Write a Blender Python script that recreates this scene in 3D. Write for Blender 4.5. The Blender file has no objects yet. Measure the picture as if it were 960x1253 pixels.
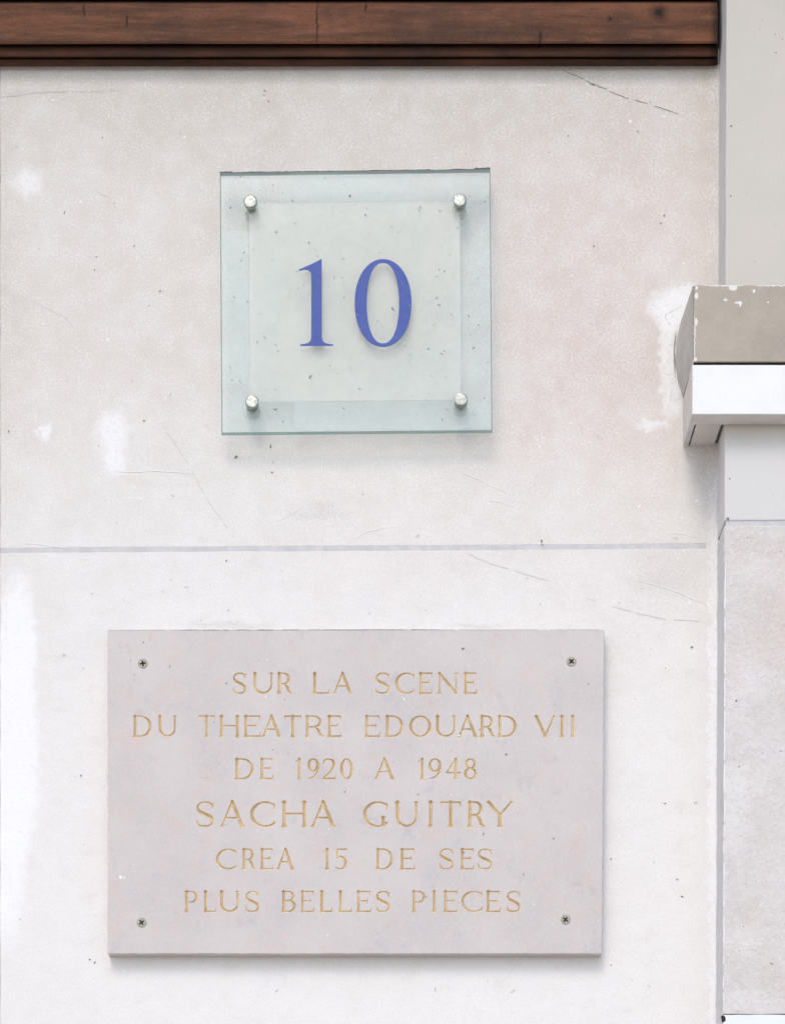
import bpy, bmesh, math, random
import numpy as np
from mathutils import Vector, noise

sc = bpy.context.scene
random.seed(10)

# ------------------------------------------------------------------ camera
# 1 px of the photograph = 1 mm on the plane of the wall. The wall lies at y = 0,
# the street is towards -y. The photographer stands 3 m off, eye at 1.6 m, lens shifted up.
DIST, EYE, VX, VY = 3.0, 1.6, 490.0, 1700.0
cam = bpy.data.cameras.new('camera')
cam_o = bpy.data.objects.new('camera', cam)
sc.collection.objects.link(cam_o)
cam_o.location = (0, -DIST, EYE)
cam_o.rotation_euler = (math.radians(90), 0, 0)
cam.sensor_fit = 'VERTICAL'
cam.sensor_height = 24
cam.lens = 24 * DIST / 1.253
cam.shift_y = (VY - 626.5) / 1253
cam.shift_x = (480 - VX) / 1253
cam.clip_start = 0.05
cam.clip_end = 500
sc.camera = cam_o

# ------------------------------------------------------------------ light
SUN = Vector((-0.22, -1.0, 1.05)).normalized()
world = bpy.data.worlds.new('World')
sc.world = world
world.use_nodes = True
wn = world.node_tree
sky = wn.nodes.new('ShaderNodeTexSky')
sky.sky_type = 'NISHITA'
sky.sun_disc = False
sky.sun_elevation = math.asin(SUN.z)
sky.sun_rotation = math.atan2(SUN.x, SUN.y)
sky.air_density = 1.0
sky.dust_density = 1.7
sky.ozone_density = 1.0
bg = wn.nodes['Background']
wn.links.new(sky.outputs[0], bg.inputs[0])
bg.inputs[1].default_value = 0.15
sun = bpy.data.lights.new('sun', 'SUN')
sun.energy = 0.6
sun.angle = math.radians(20)
sun.color = (1.0, 0.93, 0.84)
sun_o = bpy.data.objects.new('sun', sun)
sc.collection.objects.link(sun_o)
sun_o.rotation_euler = SUN.to_track_quat('Z', 'Y').to_euler()
sun_o.location = (0, -3, 8)
vs = sc.view_settings
vs.view_transform = 'Standard'
vs.look = 'None'
vs.exposure = 0.60
vs.gamma = 1.0
vs.use_curve_mapping = False
sc.render.engine = 'CYCLES'
sc.cycles.use_denoising = True
sc.cycles.max_bounces = 12
sc.cycles.transparent_max_bounces = 16


# ------------------------------------------------------------------ helpers
def at(px, py, d=0.0):
    """point seen at (px, py) of the photograph that stands d metres proud of the wall"""
    k = (1 - d / DIST) / 1000
    return Vector(((px - VX) * k, -d, EYE + (VY - py) * k))


def link(o, parent=None):
    sc.collection.objects.link(o)
    if parent:
        o.parent = parent
        o.matrix_parent_inverse = parent.matrix_world.inverted()
    return o


def mesh_obj(name, verts, faces, mat, parent=None, smooth=False):
    me = bpy.data.meshes.new(name)
    me.from_pydata([tuple(v) for v in verts], [], faces)
    me.update()
    me.materials.append(mat)
    if smooth:
        me.polygons.foreach_set('use_smooth', [True] * len(me.polygons))
    return link(bpy.data.objects.new(name, me), parent)


def bm_obj(name, bm, mat, parent=None, smooth=False):
    bmesh.ops.recalc_face_normals(bm, faces=bm.faces)
    me = bpy.data.meshes.new(name)
    bm.to_mesh(me)
    bm.free()
    me.materials.append(mat)
    if smooth:
        me.polygons.foreach_set('use_smooth', [True] * len(me.polygons))
    return link(bpy.data.objects.new(name, me), parent)


def thing(name, label, cat, loc):
    o = bpy.data.objects.new(name, None)
    o.empty_display_size = 0.05
    o.location = loc
    sc.collection.objects.link(o)
    o['label'] = label
    o['category'] = cat
    bpy.context.view_layer.update()
    return o


def rough(pts, step=12, amp=0.6, seed=0.0, closed=True):
    """resample a px outline, with worn wobble"""
    out = []
    n = len(pts)
    for i in range(n if closed else n - 1):
        a, b = Vector(pts[i]), Vector(pts[(i + 1) % n])
        L = (b - a).length
        m = max(1, int(L / step))
        nrm = Vector((-(b - a).y, (b - a).x)).normalized() if L > 0 else Vector((0, 0))
        for j in range(m):
            p = a.lerp(b, j / m)
            f = noise.noise((p.x * .021 + seed, p.y * .021, seed)) + .7 * noise.noise((p.x * .11, p.y * .11 + seed, seed * 2))
            out.append(p + nrm * f * amp * (0 if j == 0 else 1))
    if not closed:
        out.append(Vector(pts[-1]))
    return out


def area2(ps):
    return sum(ps[i].x * ps[(i + 1) % len(ps)].y - ps[(i + 1) % len(ps)].x * ps[i].y for i in range(len(ps)))


def slab(name, outline, d1, d0, mat, parent=None, bevel=1.0, dz=None):
    """outline: px points as seen at depth d1 (front face). Straight sides back to d0, worn arris."""
    P = [at(p[0], p[1], d1) for p in outline]
    P = [Vector((p.x, p.z)) for p in P]
    if area2(P) < 0:
        P.reverse()
    n = len(P)
    b = bevel / 1000
    inner = []
    for i in range(n):
        e1 = (P[i] - P[i - 1]).normalized()
        e2 = (P[(i + 1) % n] - P[i]).normalized()
        n1, n2 = Vector((-e1.y, e1.x)), Vector((-e2.y, e2.x))
        m = (n1 + n2)
        m = m / max(m.length_squared, 0.4) * 2 if m.length > 1e-6 else n1
        inner.append(P[i] + m * b)
    mid = [P[i].lerp(inner[i], 0.3) for i in range(n)]
    V = []
    for ring, d in ((P, d0), (P, d1 - b), (mid, d1 - 0.3 * b), (inner, d1)):
        V += [Vector((q.x, -d, q.y)) for q in ring]
    F = []
    for r in range(3):
        for i in range(n):
            j = (i + 1) % n
            F.append((r * n + i, r * n + j, (r + 1) * n + j, (r + 1) * n + i))
    F.append(tuple(range(3 * n, 4 * n)))
    F.append(tuple(reversed(range(n))))
    return mesh_obj(name, V, F, mat, parent)


def wbox(name, x0, x1, y0, y1, z0, z1, mat, parent=None, bevel=0):
    bm = bmesh.new()
    bmesh.ops.create_cube(bm, size=1)
    for v in bm.verts:
        v.co = Vector(((x0 + x1) / 2 + v.co.x * (x1 - x0), (y0 + y1) / 2 + v.co.y * (y1 - y0), (z0 + z1) / 2 + v.co.z * (z1 - z0)))
    if bevel:
        bmesh.ops.bevel(bm, geom=bm.edges[:], offset=bevel, segments=2, affect='EDGES', profile=0.6)
    return bm_obj(name, bm, mat, parent)


# ------------------------------------------------------------------ node helper
class NT:
    def __init__(self, name):
        self.m = bpy.data.materials.new(name)
        self.m.use_nodes = True
        self.t = self.m.node_tree
        self.t.nodes.clear()
        self.out = self.t.nodes.new('ShaderNodeOutputMaterial')
        g = self.t.nodes.new('ShaderNodeNewGeometry')
        self.pos = g.outputs['Position']

    def n(self, kind, **kw):
        o = self.t.nodes.new('ShaderNode' + kind)
        for k, v in kw.items():
            setattr(o, k, v)
        return o

    def put(self, sock, v):
        if hasattr(v, 'is_output'):
            self.t.links.new(v, sock)
        else:
            sock.default_value = v

    def math(self, op, a, b=0.0, c=None, clamp=False):
        o = self.n('Math', operation=op, use_clamp=clamp)
        self.put(o.inputs[0], a)
        self.put(o.inputs[1], b)
        if c is not None:
            self.put(o.inputs[2], c)
        return o.outputs[0]

    def vmath(self, op, a, b=(0, 0, 0)):
        o = self.n('VectorMath', operation=op)
        self.put(o.inputs[0], a)
        if op == 'SCALE':
            self.put(o.inputs[3], b)
        else:
            self.put(o.inputs[1], b)
        return o.outputs[1] if op in ('LENGTH', 'DISTANCE', 'DOT_PRODUCT') else o.outputs[0]

    def noise(self, scale, detail=4, rough=0.55, vec=None, dist=0.0, color=False, off=None, stretch=None):
        o = self.n('TexNoise')
        v = vec if vec is not None else self.pos
        if stretch:
            v = self.vmath('MULTIPLY', v, stretch)
        if off:
            v = self.vmath('ADD', v, off)
        self.put(o.inputs['Vector'], v)
        o.inputs['Scale'].default_value = scale
        o.inputs['Detail'].default_value = detail
        o.inputs['Roughness'].default_value = rough
        o.inputs['Distortion'].default_value = dist
        return o.outputs[1] if color else o.outputs[0]

    def ramp(self, v, a, b, lo=0.0, hi=1.0, smooth=True):
        o = self.n('MapRange', interpolation_type='SMOOTHSTEP' if smooth else 'LINEAR')
        self.put(o.inputs[0], v)
        self.put(o.inputs[1], a)
        self.put(o.inputs[2], b)
        self.put(o.inputs[3], lo)
        self.put(o.inputs[4], hi)
        return o.outputs[0]

    def mix(self, f, a, b, mode='MIX'):
        o = self.n('Mix', data_type='RGBA', blend_type=mode)
        self.put(o.inputs[0], f)
        self.put(o.inputs[6], a if hasattr(a, 'is_output') else (*a, 1))
        self.put(o.inputs[7], b if hasattr(b, 'is_output') else (*b, 1))
        return o.outputs[2]

    def blob(self, cx, cy, rx, ry, soft=0.35, wob=0.03, d=0.0, wscale=14):
        """0..1 mask of a worn patch centred where px (cx, cy) lies, radii in mm"""
        if not hasattr(self, '_w'):
            self._w = {}
        key = (wob, wscale)
        if key not in self._w:
            w = self.vmath('SUBTRACT', self.noise(wscale, 5, 0.6, color=True), (0.5, 0.5, 0.5))
            self._w[key] = self.vmath('ADD', self.pos, self.vmath('SCALE', w, wob * 2))
        c = at(cx, cy, d)
        v = self.vmath('SUBTRACT', self._w[key], tuple(c))
        v = self.vmath('MULTIPLY', v, (1000 / rx, 0, 1000 / ry))
        return self.ramp(self.vmath('LENGTH', v), 1 + soft, 1 - soft)

    def bump(self, h, strength, dist, prev=None):
        o = self.n('Bump')
        o.inputs['Strength'].default_value = strength
        o.inputs['Distance'].default_value = dist
        self.put(o.inputs['Height'], h)
        if prev is not None:
            self.put(o.inputs['Normal'], prev)
        return o.outputs[0]

    def principled(self, col, rough=0.7, normal=None, metal=0.0, spec=0.3):
        p = self.n('BsdfPrincipled')
        self.put(p.inputs['Base Color'], col if hasattr(col, 'is_output') else (*col, 1))
        self.put(p.inputs['Roughness'], rough)
        self.put(p.inputs['Metallic'], metal)
        p.inputs['Specular IOR Level'].default_value = spec
        if normal is not None:
            self.put(p.inputs['Normal'], normal)
        return p.outputs[0]

    def done(self, shader):
        self.t.links.new(shader, self.out.inputs[0])
        return self.m


def mx(a, *bs):
    return a


# ------------------------------------------------------------------ materials
def mat_wall():
    t = NT('limewashed_limestone')
    big = t.noise(3.2, 4, 0.6)
    med = t.noise(17, 5, 0.6, off=(3, 1, 7))
    streak = t.noise(34, 6, 0.7, stretch=(0.8, 1, 1.1), off=(9, 0, 2))
    fine = t.noise(620, 3, 0.7)
    grain = t.noise(380, 6, 0.85, off=(1, 5, 2))
    clump = t.ramp(t.noise(40, 5, 0.7, off=(4, 4, 1)), 0.35, 0.65)
    c = t.mix(t.ramp(big, 0.35, 0.68), (0.665, 0.632, 0.592), (0.63, 0.57, 0.522))
    # pink weathering right of the number plate; warmer, darker tone across the top
    pk = t.blob(745, 330, 120, 260, 0.8, 0.10)
    c = t.mix(t.math('MULTIPLY', pk, 0.62), c, (0.625, 0.525, 0.485))
    pk2 = t.blob(690, 470, 90, 80, 0.8, 0.10)
    c = t.mix(t.math('MULTIPLY', pk2, 0.45), c, (0.62, 0.51, 0.48))
    tp = t.blob(330, 90, 700, 95, 0.9, 0.10)
    c = t.mix(t.math('MULTIPLY', tp, 0.60), c, (0.575, 0.515, 0.445))
    le = t.blob(-2, 330, 34, 260, 0.8, 0.05)
    c = t.mix(t.math('MULTIPLY', le, 0.45), c, (0.55, 0.50, 0.44))
    # whiter towards the bottom, blending up across the joint
    lo = t.blob(430, 1160, 820, 560, 0.5, 0.10)
    c = t.mix(t.math('MULTIPLY', lo, 0.70), c, (0.815, 0.80, 0.79))
    c = t.mix(t.math('MULTIPLY', t.ramp(med, 0.42, 0.72), 0.30), c, (0.77, 0.76, 0.755))
    c = t.mix(t.math('MULTIPLY', t.ramp(streak, 0.50, 0.74), 0.28), c, (0.57, 0.53, 0.49))
    # paint and filler patches
    for a in ((138, 528, 19, 24, .45), (140, 562, 13, 18, .55), (55, 527, 9, 7, .6), (20, 800, 24, 90, .3), (24, 800, 18, 85, .3),
              (18, 930, 30, 130, .3), (14, 930, 26, 120, .3), (8, 1040, 22, 110, .4), (838, 362, 26, 14, .5), (838, 380, 34, 26, .5), (800, 520, 18, 6, .6),
              (820, 378, 27, 20, .5), (817, 430, 11, 52, .5), (822, 486, 14, 22, .5), (872, 980, 6, 330, .6), (35, 225, 16, 14, .9)):
        c = t.mix(t.math('MULTIPLY', t.blob(*a[:4], a[4], 0.014, wscale=70), t.ramp(t.noise(200, 5, 0.75, off=(3, 6, 1)), 0.36, 0.50, 0.25, 0.85)), c, (0.85, 0.85, 0.85))
    for a in ((12, 115, 40, 3, .6), (395, 618, 16, 5, .7), (390, 630, 34, 7, .8), (280, 765, 50, 4, .6), (585, 767, 30, 3, .6), (820, 700, 40, 30, .9), (862, 585, 16, 44, .8), (866, 570, 10, 26, .8)):  # last two: brown stain, also tinting the shade under the ledge return warmer
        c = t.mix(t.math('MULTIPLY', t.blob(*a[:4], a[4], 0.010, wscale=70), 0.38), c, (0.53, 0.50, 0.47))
    c = t.mix(t.math('MULTIPLY', t.ramp(grain, 0.44, 0.62), t.math('MULTIPLY_ADD', clump, 0.50, 0.30)), c, (0.84, 0.83, 0.82))
    c = t.mix(t.math('MULTIPLY', t.ramp(fine, 0.54, 0.70), 0.46), c, (0.50, 0.475, 0.455))
    b = t.bump(t.noise(9, 4, 0.5), 0.6, 0.007)
    b = t.bump(t.noise(13, 6, 0.6, dist=2.2, stretch=(0.6, 1, 1.8), off=(1, 7, 7)), 0.14, 0.004, b)     # trowel sweeps
    b = t.bump(t.noise(75, 6, 0.7), 0.32, 0.002, b)
    b = t.bump(grain, 0.5, 0.0010, b)
    b = t.bump(fine, 0.30, 0.0005, b)
    return t.done(t.principled(c, 0.85, b, spec=0.2))


def mat_plain(name, col, col2, scale=30, rough=0.8, bump=0.3, bs=300, bd=0.0008, spec=0.25, speck=None):
    t = NT(name)
    n1 = t.noise(scale, 5, 0.62)
    c = t.mix(t.ramp(n1, 0.32, 0.70), col, col2)
    if speck:
        c = t.mix(t.math('MULTIPLY', t.ramp(t.noise(bs * 1.3, 3, 0.7, off=(4, 4, 4)), 0.55, 0.70), 0.5), c, speck)
    b = t.bump(t.noise(bs * 0.12, 3, 0.5), bump * 0.6, bd * 3)
    b = t.bump(t.noise(bs, 4, 0.65), bump, bd, b)
    return t.done(t.principled(c, rough, b, spec=spec))


def mat_rough_stone():
    t = NT('weathered_pilaster_stone')
    c = t.mix(t.ramp(t.noise(9, 5, 0.65), 0.34, 0.66), (0.62, 0.575, 0.545), (0.66, 0.63, 0.615))
    c = t.mix(t.math('MULTIPLY', t.ramp(t.noise(22, 6, 0.68, off=(2, 8, 1)), 0.50, 0.72), 0.45), c, (0.50, 0.475, 0.465))
    c = t.mix(t.math('MULTIPLY', t.ramp(t.noise(7, 4, 0.6, off=(6, 2, 3)), 0.50, 0.70), 0.50), c, (0.64, 0.545, 0.51))
    for a in ((905, 955, 26, 16), (900, 1000, 16, 60), (908, 840, 22, 30), (915, 1225, 30, 12), (905, 1150, 24, 20), (930, 700, 30, 20)):
        c = t.mix(t.math('MULTIPLY', t.blob(*a, 0.8, 0.03, 0.068, 60), 0.32), c, (0.78, 0.76, 0.745))
    pit = t.noise(150, 5, 0.72)
    c = t.mix(t.math('MULTIPLY', t.ramp(pit, 0.50, 0.68), 0.45), c, (0.76, 0.735, 0.725))
    c = t.mix(t.math('MULTIPLY', t.ramp(t.noise(330, 3, 0.7), 0.55, 0.70), 0.45), c, (0.44, 0.41, 0.395))
    b = t.bump(t.noise(26, 6, 0.65), 0.6, 0.005)
    b = t.bump(pit, 0.6, 0.0022, b)
    return t.done(t.principled(c, 0.9, b, spec=0.15))


def mat_painted_pilaster():
    t = NT('grey_beige_masonry_paint')
    c = t.mix(t.ramp(t.noise(7, 5, 0.6), 0.35, 0.68), (0.60, 0.56, 0.505), (0.565, 0.54, 0.49))
    c = t.mix(t.math('MULTIPLY', t.ramp(t.noise(30, 4, 0.6, stretch=(0.6, 1, 0.3)), 0.5, 0.75), 0.3), c, (0.62, 0.585, 0.55))
    lw = t.blob(930, 590, 120, 60, 0.3, 0.02, 0.068)
    c = t.mix(t.math('MULTIPLY', lw, 0.8), c, (0.64, 0.635, 0.635))
    c = t.mix(t.math('MULTIPLY', t.ramp(t.noise(420, 3, 0.7), 0.55, 0.72), 0.25), c, (0.70, 0.68, 0.65))
    b = t.bump(t.noise(11, 4, 0.5), 0.4, 0.005)
    b = t.bump(t.noise(210, 4, 0.65), 0.35, 0.0009, b)
    return t.done(t.principled(c, 0.75, b, spec=0.25))


def mat_ledge_top():
    t = NT('weathered_taupe_ledge_stone')
    c = t.mix(t.ramp(t.noise(16, 5, 0.65), 0.32, 0.70), (0.43, 0.385, 0.32), (0.365, 0.325, 0.275))
    c = t.mix(t.math('MULTIPLY', t.ramp(t.noise(55, 5, 0.7, off=(3, 3, 3)), 0.52, 0.75), 0.5), c, (0.47, 0.42, 0.355))
    # flaked paint
    for a in ((885, 349.5, 24, 0.9), (896, 352, 5, 3.5), (851, 394, 1.8, 4.5), (850, 440, 2.4, 2.2), (851.5, 362, 2.2, 4), (851.5, 352, 2, 2), (887, 367, 2.2, 1.4),
              (905, 372, 1.6, 3), (903, 370.5, 4.5, 1.1), (922, 356, 1.6, 2.2), (939, 370, 1.2, 1.2), (849.4, 415, 0.6, 30), (945, 349.5, 22, 0.7)):
        c = t.mix(t.blob(*a, 0.3, 0.0022, 0.1, 260), c, (0.74, 0.72, 0.69))
    c = t.mix(t.math('MULTIPLY', t.ramp(t.noise(380, 3, 0.7), 0.56, 0.70), 0.4), c, (0.25, 0.22, 0.19))
    b = t.bump(t.noise(40, 5, 0.6), 0.5, 0.003)
    b = t.bump(t.noise(260, 4, 0.65), 0.4, 0.0009, b)
    return t.done(t.principled(c, 0.7, b, spec=0.3))


def mat_plaque():
    t = NT('polished_rose_limestone')
    c = t.mix(t.ramp(t.noise(11, 4, 0.6), 0.3, 0.7), (0.585, 0.545, 0.525), (0.53, 0.495, 0.485))
    v = t.math('MULTIPLY', t.ramp(t.noise(24, 7, 0.72, dist=0.8, off=(1, 2, 5)), 0.51, 0.68), 0.58)
    c = t.mix(v, c, (0.61, 0.475, 0.445))
    v2 = t.math('MULTIPLY', t.ramp(t.noise(48, 6, 0.72, dist=0.8, off=(7, 2, 1)), 0.53, 0.68), 0.55)
    c = t.mix(v2, c, (0.62, 0.50, 0.49))
    v3 = t.math('MULTIPLY', t.ramp(t.noise(34, 6, 0.75, off=(5, 9, 1)), 0.54, 0.70), 0.65)
    c = t.mix(v3, c, (0.46, 0.435, 0.44))
    c = t.mix(t.math('MULTIPLY', t.ramp(t.noise(520, 3, 0.7), 0.50, 0.70), 0.45), c, (0.70, 0.655, 0.665))
    c = t.mix(t.math('MULTIPLY', t.ramp(t.noise(90, 5, 0.8, off=(2, 2, 2)), 0.70, 0.76), 0.6), c, (0.33, 0.30, 0.31))
    b = t.bump(t.noise(330, 4, 0.65), 0.18, 0.0005)
    return t.done(t.principled(c, 0.55, b, spec=0.3))


def mat_gold():
    t = NT('worn_gold_leaf_paint')
    c = t.mix(t.ramp(t.noise(90, 4, 0.65), 0.3, 0.7), (0.60, 0.46, 0.285), (0.75, 0.62, 0.43))
    c = t.mix(t.math('MULTIPLY', t.ramp(t.noise(420, 4, 0.7, off=(3, 1, 1)), 0.52, 0.66), 0.45), c, (0.42, 0.30, 0.20))
    return t.done(t.principled(c, 0.45, None, spec=0.5))


def mat_wood(k=1.0, name='old_stained_timber'):
    t = NT(name)
    g = t.noise(20, 7, 0.7, stretch=(0.22, 1, 2.4), dist=0.3)
    g2 = t.noise(110, 7, 0.75, stretch=(0.16, 1, 1.6), off=(3, 3, 3))
    gr = t.noise(420, 5, 0.8, stretch=(0.6, 1, 1))
    c = t.mix(t.ramp(g, 0.34, 0.66), (0.105, 0.050, 0.030), (0.215, 0.090, 0.052))
    c = t.mix(t.math('MULTIPLY', t.ramp(g2, 0.46, 0.68), 0.45), c, (0.265, 0.130, 0.080))
    c = t.mix(t.math('MULTIPLY', t.ramp(t.noise(7, 6, 0.7, off=(8, 1, 1)), 0.46, 0.68), 0.7), c, (0.070, 0.042, 0.034))
    c = t.mix(t.math('MULTIPLY', t.ramp(t.noise(26, 6, 0.75, stretch=(0.5, 1, 1.6), off=(2, 1, 5)), 0.52, 0.68), 0.55), c, (0.060, 0.038, 0.032))
    c = t.mix(t.math('MULTIPLY', t.ramp(gr, 0.50, 0.66), 0.5), c, (0.055, 0.036, 0.030))
    c = t.mix(t.math('MULTIPLY', t.ramp(t.noise(420, 5, 0.8, off=(5, 5, 5)), 0.56, 0.68), 0.35), c, (0.30, 0.20, 0.15))
    for a in ((806, 15, 10, 9, .8), (806, 15, 4, 4, .5), (103, 12, 1.4, 8, .6), (156, 26, 1.4, 7, .6), (388, 28, 1.3, 25, .7),
              (447, 8, 1.4, 5, .6), (660, 47, 1.6, 8, .6), (745, 24, 2.5, 3, .8), (876, 35, 5, 45, .9)):
        c = t.mix(t.math('MULTIPLY', t.blob(*a[:4], a[4], 0.004, 0.030, 120), 0.75), c, (0.020, 0.014, 0.012))
    c = t.mix(1.0, c, (k, k, k), 'MULTIPLY')
    b = t.bump(g2, 0.5, 0.0015)
    b = t.bump(t.noise(300, 4, 0.6, stretch=(0.2, 1, 1)), 0.3, 0.0006, b)
    return t.done(t.principled(c, 0.75, b, spec=0.12))


def mat_glass():
    t = NT('sea_green_glass')
    tr = t.n('BsdfTransparent')
    tr.inputs[0].default_value = (0.958, 0.980, 0.974, 1)
    df = t.n('BsdfDiffuse')
    df.inputs[0].default_value = (0.78, 0.87, 0.85, 1)
    gl = t.n('BsdfGlossy')
    gl.inputs['Roughness'].default_value = 0.06
    gl.inputs[0].default_value = (0.9, 0.95, 0.95, 1)
    lw = t.n('LayerWeight')
    fres = t.math('MULTIPLY_ADD', t.math('POWER', lw.outputs['Facing'], 5.0), 0.9, 0.04)
    tl = t.n('BsdfTranslucent')
    tl.inputs[0].default_value = (0.80, 0.88, 0.87, 1)
    dt = t.n('MixShader')
    dt.inputs[0].default_value = 0.5
    t.put(dt.inputs[1], df.outputs[0])
    t.put(dt.inputs[2], tl.outputs[0])
    haze = t.ramp(t.noise(9, 6, 0.62, dist=0.6, stretch=(1, 1, 0.8)), 0.36, 0.66, 0.03, 0.17)
    m1 = t.n('MixShader')
    t.put(m1.inputs[0], haze)
    t.put(m1.inputs[1], tr.outputs[0])
    t.put(m1.inputs[2], dt.outputs[0])
    m2 = t.n('MixShader')
    t.put(m2.inputs[0], fres)
    t.put(m2.inputs[1], m1.outputs[0])
    t.put(m2.inputs[2], gl.outputs[0])
    return t.done(m2.outputs[0])


def mat_glass_edge():
    t = NT('ground_glass_edge')
    tr = t.n('BsdfTransparent')
    tr.inputs[0].default_value = (0.55, 0.72, 0.70, 1)
    p = t.principled((0.30, 0.40, 0.39), 0.3, None, spec=0.5)
    m1 = t.n('MixShader')
    m1.inputs[0].default_value = 0.65
    t.put(m1.inputs[1], tr.outputs[0])
    t.put(m1.inputs[2], p)
    return t.done(m1.outputs[0])


def mat_film(name, lo, hi, col):
    t = NT(name)
    tr = t.n('BsdfTransparent')
    df = t.n('BsdfDiffuse')
    df.inputs[0].default_value = (*col, 1)
    tl = t.n('BsdfTranslucent')
    tl.inputs[0].default_value = (*col, 1)
    a = t.n('MixShader')
    a.inputs[0].default_value = 0.42
    t.put(a.inputs[1], df.outputs[0])
    t.put(a.inputs[2], tl.outputs[0])
    b = t.n('MixShader')
    t.put(b.inputs[0], t.ramp(t.noise(9, 5, 0.6), 0.3, 0.75, lo, hi))
    t.put(b.inputs[1], tr.outputs[0])
    t.put(b.inputs[2], a.outputs[0])
    return t.done(b.outputs[0])


def mat_metal():
    t = NT('dulled_steel')
    c = t.mix(t.ramp(t.noise(260, 4, 0.7), 0.35, 0.65), (0.50, 0.51, 0.46), (0.28, 0.29, 0.26))
    b = t.bump(t.noise(500, 3, 0.6), 0.3, 0.0004)
    return t.done(t.principled(c, 0.34, b, metal=0.9, spec=0.5))


M = dict(
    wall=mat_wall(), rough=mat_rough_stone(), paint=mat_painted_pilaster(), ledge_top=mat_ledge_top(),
    plaque=mat_plaque(), gold=mat_gold(), wood=mat_wood(), dark_wood=mat_wood(0.42, 'darkened_timber'), glass=mat_glass(), glass_edge=mat_glass_edge(),  # second timber is the same wood multiplied darker, for the bead mouldings
    film=mat_film('frosted_film', 0.34, 0.60, (0.98, 0.93, 0.88)), pale_thin=mat_film('thin_pale_sheet', 0.10, 0.26, (0.90, 0.93, 0.92)), metal=mat_metal(),
    mortar=mat_plain('grey_joint_mortar', (0.52, 0.515, 0.535), (0.61, 0.60, 0.61), 60, 0.9, 0.5, 260, 0.001),
    core=mat_plain('rubble_mortar', (0.40, 0.38, 0.36), (0.48, 0.46, 0.44), 30, 0.9, 0.5, 200, 0.001),
    white=mat_plain('white_gloss_paint', (0.80, 0.81, 0.815), (0.76, 0.77, 0.78), 20, 0.55, 0.15, 220, 0.0006, 0.4),
    plaster=mat_plain('white_plaster', (0.84, 0.83, 0.835), (0.78, 0.765, 0.765), 45, 0.9, 0.5, 160, 0.0015),
    bead=mat_plain('limewash_fillet', (0.80, 0.79, 0.785), (0.74, 0.72, 0.71), 25, 0.85, 0.4, 160, 0.0012),
    reveal=mat_plain('reveal_grey', (0.66, 0.64, 0.635), (0.60, 0.58, 0.575), 18, 0.85, 0.4, 200, 0.001),
    lower_white=mat_plain('pale_blue_white_paint', (0.78, 0.81, 0.84), (0.74, 0.77, 0.80), 20, 0.7, 0.3, 200, 0.001),
    ledge_end=mat_plain('grey_stone_end', (0.52, 0.495, 0.465), (0.46, 0.435, 0.405), 40, 0.85, 0.4, 200, 0.001),
    underside=mat_plain('stained_underside_stone', (0.68, 0.635, 0.60), (0.62, 0.575, 0.54), 40, 0.85, 0.4, 200, 0.001),
    crack=mat_plain('dirt_and_gap_brown', (0.20, 0.17, 0.155), (0.30, 0.26, 0.24), 200, 0.95, 0.2, 300, 0.0005),
    faint=mat_plain('pale_grey_scuff', (0.54, 0.51, 0.49), (0.66, 0.63, 0.61), 200, 0.95, 0.2, 300, 0.0005),
    scratch=mat_plain('white_scratch', (0.84, 0.83, 0.82), (0.78, 0.77, 0.76), 200, 0.9, 0.2, 300, 0.0005),
    blue=mat_plain('blue_print', (0.044, 0.080, 0.32), (0.056, 0.094, 0.35), 120, 0.5, 0.1, 300, 0.0003, 0.4),
    dark=mat_plain('gap_black', (0.020, 0.017, 0.015), (0.045, 0.04, 0.035), 80, 0.9, 0.3, 200, 0.001),  # near black, stands in for shade in open gaps
    grime=mat_plain('brown_grime', (0.10, 0.085, 0.07), (0.20, 0.175, 0.15), 150, 0.95, 0.5, 300, 0.001),
    spot=mat_plain('grey_dirt', (0.15, 0.16, 0.155), (0.28, 0.29, 0.28), 300, 0.95, 0.3, 300, 0.0005),
    rust=mat_plain('aged_screw_metal', (0.30, 0.28, 0.23), (0.42, 0.40, 0.33), 300, 0.45, 0.2, 400, 0.0003, 0.5),
    paving=mat_plain('pavement_concrete', (0.53, 0.47, 0.385), (0.59, 0.53, 0.44), 4, 0.9, 0.4, 90, 0.003),
)

# ------------------------------------------------------------------ ground
def structure(o):
    o['kind'] = 'structure'
    return o


structure(wbox('pavement', -200, 200, -200, 200, -0.40, 0.0, M['paving']))      # pale stone paving of the square

# ------------------------------------------------------------------ wall
ZT = -1400      # px row of the top of what is built
GROUND = VY + EYE * 1000
JL, JR = 673.6, 668.2      # the horizontal joint, left and right


def jy(x):
    return JL + (JR - JL) * x / 866


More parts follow.
